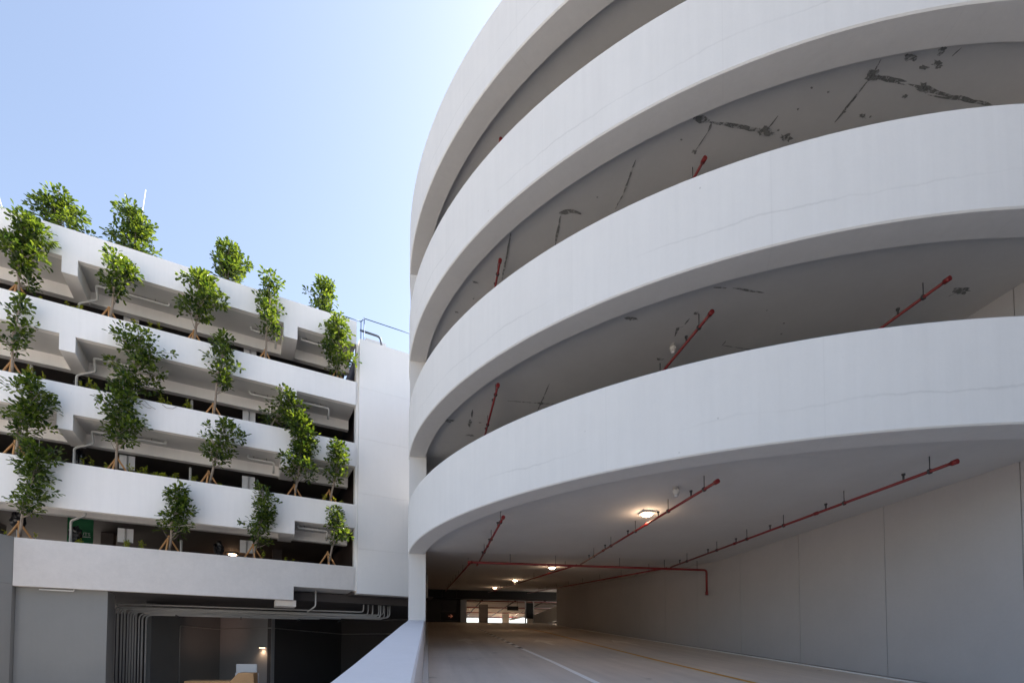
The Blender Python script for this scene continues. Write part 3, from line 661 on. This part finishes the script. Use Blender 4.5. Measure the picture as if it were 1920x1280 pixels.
post(59, 684, 3, 'pale post beside the staked tree on the third terrace'); post(340, 1012, 1, 'pale post behind the tree on the lowest terrace')
def sign(px, py, kk, label, w_=.27, h_=.3, top=None):
    b = 2.25; l, z = at_f(px, py, b); T = TOP[kk]
    t = thing('road_sign', fp(l, b, T - 1), label, 'road sign', 'signs seen from behind on the terraces')
    MB().box(fp, l - w_, l + w_, b + .035, b + .05, z - h_, z + h_).build('sign_plate', 'plate', t)
    MB().tube([fp(l, b, T - 1), fp(l, b, z + h_ - .02)], .032, 10).build('post', 'post', t)
sign(235, 1003, 1, 'white sign plate on the lowest terrace, right of the green board'); sign(462, 1024, 1, 'white sign plate on the lowest terrace, half behind a tree')
sign(466, 904, 2, 'white sign plate on the fourth terrace, right of a staked tree'); sign(238, 866, 2, 'white sign plate on the fourth terrace behind a staked tree')
sign(467, 780, 3, 'white sign plate on the third terrace, right of the slender tree'); sign(243, 730, 3, 'white sign plate on the third terrace behind the broad tree')
sign(469, 663, 4, 'white sign plate on the second terrace between two trees'); sign(246, 602, 4, 'white sign plate on the second terrace right of the staked tree')
def bag(px, py, kk, w_, h_, label, seed):
    b = 2.5; l, z = at_f(px, py, b); T = TOP[kk]
    t = thing('bagged_sign', fp(l, b, T - 1), label, 'bagged sign', 'signs wrapped in black plastic')
    c = fp(l, b, z); MB().ball(c, w_ * .95, w_ * .8, h_, 18, 14, .38, seed).build('plastic_bag', 'bag', t)
    MB().tube([fp(l, b, T - 1), fp(l, b, z)], .045, 8).build('post', 'post', t)
bag(141, 1002, 1, .25, .33, 'sign wrapped in black plastic in front of the green board', 1)
bag(34, 976, 1, .26, .34, 'sign wrapped in black plastic behind the leftmost tree of the lowest terrace', 2)
bag(410, 1028, 1, .22, .32, 'small black wrapped sign in the middle of the lowest terrace', 3)
bag(147, 862, 2, .24, .42, 'black wrapped sign behind the left end of the fourth planter', 4)
bag(150, 718, 3, .25, .2, 'black wrapped sign peeping over the third planter', 5)
# green board with white letters
l, z = at_f(160, 1001, 3.2)
gb = thing('green_board', fp(l, 3.2, 3.4), 'green board lettered UTS behind the lowest planter', 'board')
MB().box(fp, l - .6, l + .26, 3.2, 3.26, 3.33, z + .95).build('panel', 'green', gb)
def text(body, size, l, b, z, parent, name, m):
    c = bpy.data.curves.new(name, 'FONT'); c.body = body; c.size = size; c.extrude = .004; c.align_x = 'CENTER'
    o = bpy.data.objects.new(name, c); sc.collection.objects.link(o)
    dg = bpy.context.evaluated_depsgraph_get(); me = bpy.data.meshes.new_from_object(o.evaluated_get(dg)); bpy.data.objects.remove(o)
    me.transform(Matrix.Translation(fp(l, b, z)) @ Matrix.Rotation(FA, 4, 'Z') @ Matrix.Rotation(R(90), 4, 'X'))
    me.materials.clear(); me.materials.append(M[m]); o = bpy.data.objects.new(name, me); sc.collection.objects.link(o); put(o, parent); return o
text('UTS', .19, l, 3.19, z - .06, gb, 'letters', 'board')
MB().box(fp, l - .14, l + .18, 3.185, 3.198, z - .13, z - .10).build('underline', 'board', gb)
for px, py, lb in ((436, 1039, 'lit lamp peeping over the middle of the lowest planter'), (655, 1050, 'lit lamp over the right end of the lowest planter')):
    p = at_z(px, py, 6.1); q = p - Vector((0, 0, EYE)); t = thing('ceiling_lamp', p, lb, 'ceiling lamp', 'lamps on the lowest deck')
    fr = lambda a, b, z: p + Vector((a, b, z))
    MB().box(fr, -.25, .25, -.25, .25, 0, .07).build('housing', 'housing', t); MB().ball(p, .22, .22, .06, 12, 6).build('diffuser', 'glow', t)
    ld = bpy.data.lights.new('lamp_light', 'POINT'); ld.energy = 5; ld.color = (1, .6, .35); ld.shadow_soft_size = .1
    lo_ = bpy.data.objects.new('lamp_light', ld); sc.collection.objects.link(lo_); lo_.parent = t; lo_.location = (0, 0, -.2)

# ------------------------------------------------------------------ roof: railing, pipe, box, poles
rb = 1.0
rl = thing('roof_railing', fp(5, rb, 15.5), 'thin blue steel guard rail on the roof beside the tower', 'railing')
A = at_f(628, 587, rb); B = at_f(677, 603, rb); C = at_f(683, 597, rb); D = at_f(768, 626, rb)
B2 = at_f(677, 628, rb); C2 = at_f(683, 631, rb)
MB().tube([fp(A[0], rb, A[1]), fp(B[0], rb, B[1])], .022, 8).tube([fp(B[0], rb, B[1]), fp(C[0], rb, C[1])], .022, 8).tube([fp(C[0], rb, C[1]), fp(D[0] + .6, rb, D[1] + .02)], .022, 8).build('top_rail', 'rail', rl)
for q, q2 in ((B, B2), (C, C2)): MB().tube([fp(q[0], rb, q[1] + .05), fp(q[0], rb, 14.9)], .025, 8).build('post', 'rail', rl)
ac = thing('roof_unit', fp(6, 1, 15.5), 'pale box with a bent dark pipe on the roof by the railing', 'roof unit')
q0 = at_f(686, 633, 1.6); q1 = at_f(724, 645, 1.6)
MB().box(fp, q0[0], q1[0], 1.6, 2.3, 14.9, q0[1] + .0).build('casing', 'plate', ac)
q0 = at_f(675, 619, 1.3); q1 = at_f(713, 624, 1.3)
MB().tube(bend([fp(q0[0], 1.3, q0[1]), fp(q1[0], 1.3, q0[1] - .02), fp(q1[0] + .12, 1.3, q0[1] - .75)], .18), .055, 8).build('pipe', 'steel', ac)
for px, py, lb, dl in ((273, 356, 'thin white pole leaning above the roof behind a bright tree', -.22), (-3, 366, 'thin white pole at the left edge of the roof line', .35)):
    l, z = at_f(px, py, 3.0); t = thing('roof_pole', fp(l, 3, 15.3), lb, 'pole', 'thin poles on the roof')
    MB().tube([fp(l + dl * 2.5, 3.0, 15.3), fp(l, 3.0, z)], .02, 6).build('pole', 'board', t)

# ------------------------------------------------------------------ trees
def leaf(mb, p, d, up, L, W):
    s_ = d.cross(up); 
    if s_.length < 1e-3: s_ = d.cross(Vector((1, 0, 0)))
    s_.normalize(); n = s_.cross(d)
    a = p; c = p + d * L - n * L * .12
    mb.add([a, p + d * L * .45 + s_ * W * .40 + n * .01, p + d * L * .82 + s_ * W * .42, c, p + d * L * .82 - s_ * W * .42, p + d * L * .45 - s_ * W * .40 + n * .01, p + d * L * .5 - n * L * .05],
           [(0, 1, 6), (1, 2, 6), (2, 3, 6), (3, 4, 6), (4, 5, 6), (5, 0, 6)])
def tree(kk, base_px, bbox, label, seed, b=.85, shape='oval', lean=0, n=1.0, stakes=True, zb=None):
    rnd = random.Random(seed); T = TOP[kk]
    x0, y0, x1, y1 = bbox
    bo = -.5 if kk < 5 else .7      # the crown grows out over the parapet, towards the light
    def bat(z):
        t = min(1, max(0, (z - T) / 1.15)); return b + (bo - b) * t * t * (3 - 2 * t)
    cl0, ct = at_f((x0 + x1) / 2, y0, bo); _, cb_ = at_f((x0 + x1) / 2, y1, bo if kk == 5 else .2)
    hw = (at_f(x1, (y0 + y1) / 2, bo)[0] - at_f(x0, (y0 + y1) / 2, bo)[0]) / 2
    cl = at_f((x0 + x1) / 2, (y0 + y1) / 2, bo)[0]
    bl = at_f(base_px, 0, b)[0] if base_px is not None else cl
    z0 = T - .1; base = fp(bl, b, z0)
    t = thing('staked_tree' if stakes else 'roof_tree', base, label, 'tree', 'young trees along the terraces')
    hgt = ct - cb_; tr = MB(); lf = MB()
    spine = []
    zz = [z0, max(z0 + .3, cb_ - .05)] + [cb_ + hgt * k for k in (.25, .5, .75, .96)]
    for i, z in enumerate(zz):
        f = min(1, max(0, (z - z0) / max(.1, ct - z0)) * 1.4); spine.append(fp(bl + (cl - bl) * f + rnd.uniform(-.05, .05) * (i > 1), bat(z) + rnd.uniform(-.05, .05) * (i > 1), z))
    tr.tube(spine, [.055, .045, .038, .03, .02, .01], 7)
    # foliage clumps: uneven sizes on limbs
    nc = int((7 + 7.2 * hgt * min(1.6, hw / .6)) * n)
    holes = [rnd.uniform(.15, .9) for _ in range(2)]; wob = rnd.uniform(0, 6)
    prof = {'oval': lambda t: .55 + .45 * math.sin(math.pi * min(1, t * 1.05 + .06)), 'tall': lambda t: .5 + .5 * abs(math.sin(t * 5.2 + seed)) * (1 - .35 * t), 'wide': lambda t: .8 + .2 * math.sin(math.pi * t), 'cone': lambda t: 1.0 - .62 * t}[shape]
    for i in range(nc):
        tt = (i + rnd.uniform(.1, .9)) / nc; z = cb_ + hgt * (.11 + (.80 if kk < 5 else .72) * tt); a = rnd.uniform(0, 2 * math.pi)
        rad = prof(tt) * math.sqrt(rnd.uniform(.05, 1)) * (.76 + .42 * math.sin(tt * 11 + wob + (1.8 if math.cos(a) > 0 else 0)))
        if i % 7 == 3: rad *= 1.35
        cr_ = rnd.choice((.13, .17, .2, .24, .3)) * min(1.25, max(.75, hw / .7))
        rad_l = max(.05, hw - cr_ * .7) * rad
        cl_c = cl + (bl - cl) * max(0, .5 - tt) * .7
        bc = bat(z) + min(.75, rad_l) * math.sin(a) * .9
        if z > T + 1.1 - cr_ and kk < 5 or (kk == 5 and z < T + .2): bc = min(bc, -cr_ * 1.08 - .02) if kk < 5 else max(bc, .35)
        elif z < T + .25: bc = max(bc, .3) if bc > -.2 else bc
        c = fp(cl_c + rad_l * math.cos(a), bc, z)
        zi = max(z - rnd.uniform(.15, .45), z0 + .5); f = min(1, (zi - z0) / max(.1, ct - z0) * 1.4)
        s0 = fp(bl + (cl - bl) * f, bat(zi), zi); mid = s0.lerp(c, .55) + Vector((0, 0, -.05))
        tr.tube([s0, mid, c], [.017, .011, .005], 5, False)
        for j in range(int(rnd.uniform(20, 36) * (cr_ / .22) ** 1.6)):
            d = Vector((rnd.gauss(0, 1), rnd.gauss(0, 1), rnd.gauss(0, .8))); d.normalize()
            p = c + Vector((d.x * 1.15, d.y * 1.15, d.z * .62)) * cr_ * rnd.uniform(.3, 1.08)
            o = (d + Vector((rnd.uniform(-.6, .6), rnd.uniform(-.6, .6), rnd.uniform(-.2, .7)))).normalized()
            leaf(lf, p, o, Vector((rnd.uniform(-.5, .5), rnd.uniform(-.5, .5), 1)), rnd.uniform(.12, .215), rnd.uniform(.08, .125))
    tr.build('trunk', 'bark', t); lf.build('crown', 'leaf', t)
    if stakes:
        top = spine[0].lerp(spine[1], .0) + Vector((0, 0, .78))
        for q in range(3):
            a = rnd.uniform(-.2, .2) + (math.pi * .05, math.pi * .95, math.pi * 1.5)[q]
            foot = fp(bl + .48 * math.cos(a), b + .40 * math.sin(a), z0 - .02); apex = top + (foot - top) * -.06
            MB().tube([foot, apex], .036, 7).build('stake', 'wood', t)
O = ['roof', 'second', 'third', 'fourth', 'lowest']
tree(5, None, (42, 350, 176, 452), 'wide sunlit tree on the roof nearest the left edge', 1, .6, 'wide', stakes=False, n=1.3)
tree(5, None, (203, 376, 300, 492), 'tall sunlit tree on the roof, second from the left', 2, .6, 'oval', stakes=False, n=1.2)
tree(5, None, (381, 450, 474, 540), 'round sunlit tree on the roof in the middle', 3, .6, 'oval', stakes=False, n=1.2)
tree(5, None, (574, 515, 640, 606), 'small sunlit tree on the roof nearest the tower', 4, .6, 'oval', stakes=False)
tree(4, 52, (-14, 397, 110, 548), 'largest tree on the second terrace, cut by the left edge', 5, .6, 'cone', n=1.25)
tree(4, 221, (181, 474, 276, 576), 'tree on the second terrace under the tall roof tree', 6, .6, 'oval')
tree(4, 378, (331, 508, 423, 620), 'bushy tree in the middle of the second terrace', 7, .6, 'oval', n=1.15)
tree(4, 509, (470, 508, 538, 652), 'tall slender tree on the second terrace reaching above the roof edge', 8, .6, 'tall')
tree(4, 641, (598, 588, 668, 702), 'rightmost tree on the second terrace beside the end wall', 9, .6, 'oval')
tree(3, 46, (-5, 548, 76, 682), 'leftmost tree on the third terrace', 10, .6, 'oval')
tree(3, 262, (196, 614, 324, 738), 'broad dark tree on the third terrace', 11, .6, 'wide', n=1.1)
tree(3, 416, (380, 622, 456, 752), 'slender tree on the third terrace in the middle', 12, .6, 'tall')
tree(3, 511, (490, 734, 592, 806), 'low leaning tree at the right of the third terrace', 13, .6, 'oval', stakes=False)
tree(2, 58, (0, 700, 112, 832), 'large dark tree at the left of the fourth terrace', 14, .6, 'oval', n=1.2)
tree(2, 243, (172, 692, 288, 856), 'tall tree on the fourth terrace with sunlit top', 15, .6, 'cone', n=1.05)
tree(2, 410, (372, 778, 464, 884), 'open tree in the middle of the fourth terrace', 16, .6, 'oval')
tree(2, 566, (526, 766, 606, 916), 'dense tree on the fourth terrace, left of the last one', 17, .6, 'cone', n=1.2)
tree(2, 629, (603, 820, 664, 922), 'rightmost tree on the fourth terrace next to the end wall', 18, .6, 'oval')
tree(1, 70, (16, 818, 130, 986), 'tallest tree on the lowest terrace, at the far left', 19, .6, 'tall', n=1.1)
tree(1, 341, (288, 904, 378, 1014), 'conical tree in the middle of the lowest terrace', 20, .6, 'cone')
tree(1, 493, (454, 902, 530, 1034), 'slender tree on the lowest terrace behind a white sign', 21, .6, 'tall')
tree(1, 628, (600, 946, 660, 1032), 'small tree at the right end of the lowest terrace', 22, .6, 'oval')
# weeds along the planter edges
rnd = random.Random(3)
for kk, spots in ((4, [94, 148, 156, 172, 268, 292, 305, 318, 550, 566, 576]), (3, [18, 76, 84, 104, 178, 192, 200, 284, 296, 318, 326, 344, 366, 374]), (2, [22, 182, 194, 222, 266, 282, 296, 312, 326, 330, 344, 350, 374, 386, 430, 545, 618, 640, 650]), (1, [14, 40, 104, 172, 178, 262, 268, 290, 510, 552, 566])):
    for px in spots:
        b = rnd.uniform(.32, .5); l = at_f(px + rnd.uniform(-3, 3), 0, b)[0]; z0 = TOP[kk] - .1; mb = MB(); h = rnd.uniform(.3, .68)
        for q in range(rnd.randint(1, 3)):
            a = Vector((rnd.uniform(-.1, .1), rnd.uniform(-.1, .1), h * rnd.uniform(.6, 1))); p0 = fp(l, b, z0)
            mb.tube([p0, p0 + a * .5, p0 + a], .006, 4)
            for r in range(rnd.randint(8, 14)):
                d = Vector((rnd.uniform(-1, 1), rnd.uniform(-1, 1), rnd.uniform(-.5, .8))).normalized(); leaf(mb, p0 + a * rnd.uniform(.45, 1), d, Vector((0, 0, 1)), rnd.uniform(.09, .15), .05)
        tag(mb.build('weed_plant', 'sprig'), 'small yellow green weed sprouting along the %s planter edge' % {4: 'second', 3: 'third', 2: 'fourth', 1: 'lowest'}[kk], 'plant', 'weeds along the %s planter edge' % {4: 'second', 3: 'third', 2: 'fourth', 1: 'lowest'}[kk])
vn = thing('trailing_vine', fp(-2.9, -.03, TOP[3] - .1), 'thin bare vine strands trailing over the face of the third planter band', 'vine')
for i, pts_ in enumerate(([(258, 745), (265, 756), (276, 764), (284, 765)], [(262, 746), (272, 752), (280, 760), (292, 767)], [(300, 754), (312, 764), (324, 766), (331, 762)], [(176, 747), (181, 753), (184, 760)])):
    q = [at_f(x, y, -.03) for x, y in pts_]; MB().tube([fp(a, .02 if j == 0 else -.03, b) for j, (a, b) in enumerate(q)], .008, 5).build('stem', 'bark', vn)
# greenery beyond the far openings
for i, (px, s, h, w_) in enumerate(((875, 82, 5.2, 2.2), (897, 86, 5.4, 1.6), (930, 84, 5.6, 2.4))):
    rnd = random.Random(50 + i); u = (px - 801) / FPX * s; c = rp(u, s, 0); c.z = 0
    t = thing('garden_tree', c, ('leafy tree outside the far left opening of the tunnel', 'pale leafy tree just left of the dark far column', 'leafy tree outside the far opening right of the dark column')[i], 'tree', 'trees beyond the far deck')
    MB().tube([c, c + Vector((.2, 0, 4.2)), c + Vector((0, .2, h + .5))], [.18, .12, .03], 7).build('trunk', 'bark', t)
    lf = MB()
    for q in range(14):
        cc = c + Vector((rnd.uniform(-w_, w_) * .6, rnd.uniform(-w_, w_) * .6, h - .2 + rnd.uniform(-1.2, .9)))
        for j in range(45):
            d = Vector((rnd.gauss(0, 1), rnd.gauss(0, 1), rnd.gauss(0, .8))).normalized()
            leaf(lf, cc + d * rnd.uniform(.2, .75), (d + Vector((0, 0, .3))).normalized(), Vector((0, 0, 1)), .28, .16)
    lf.build('crown', 'leaf', t)
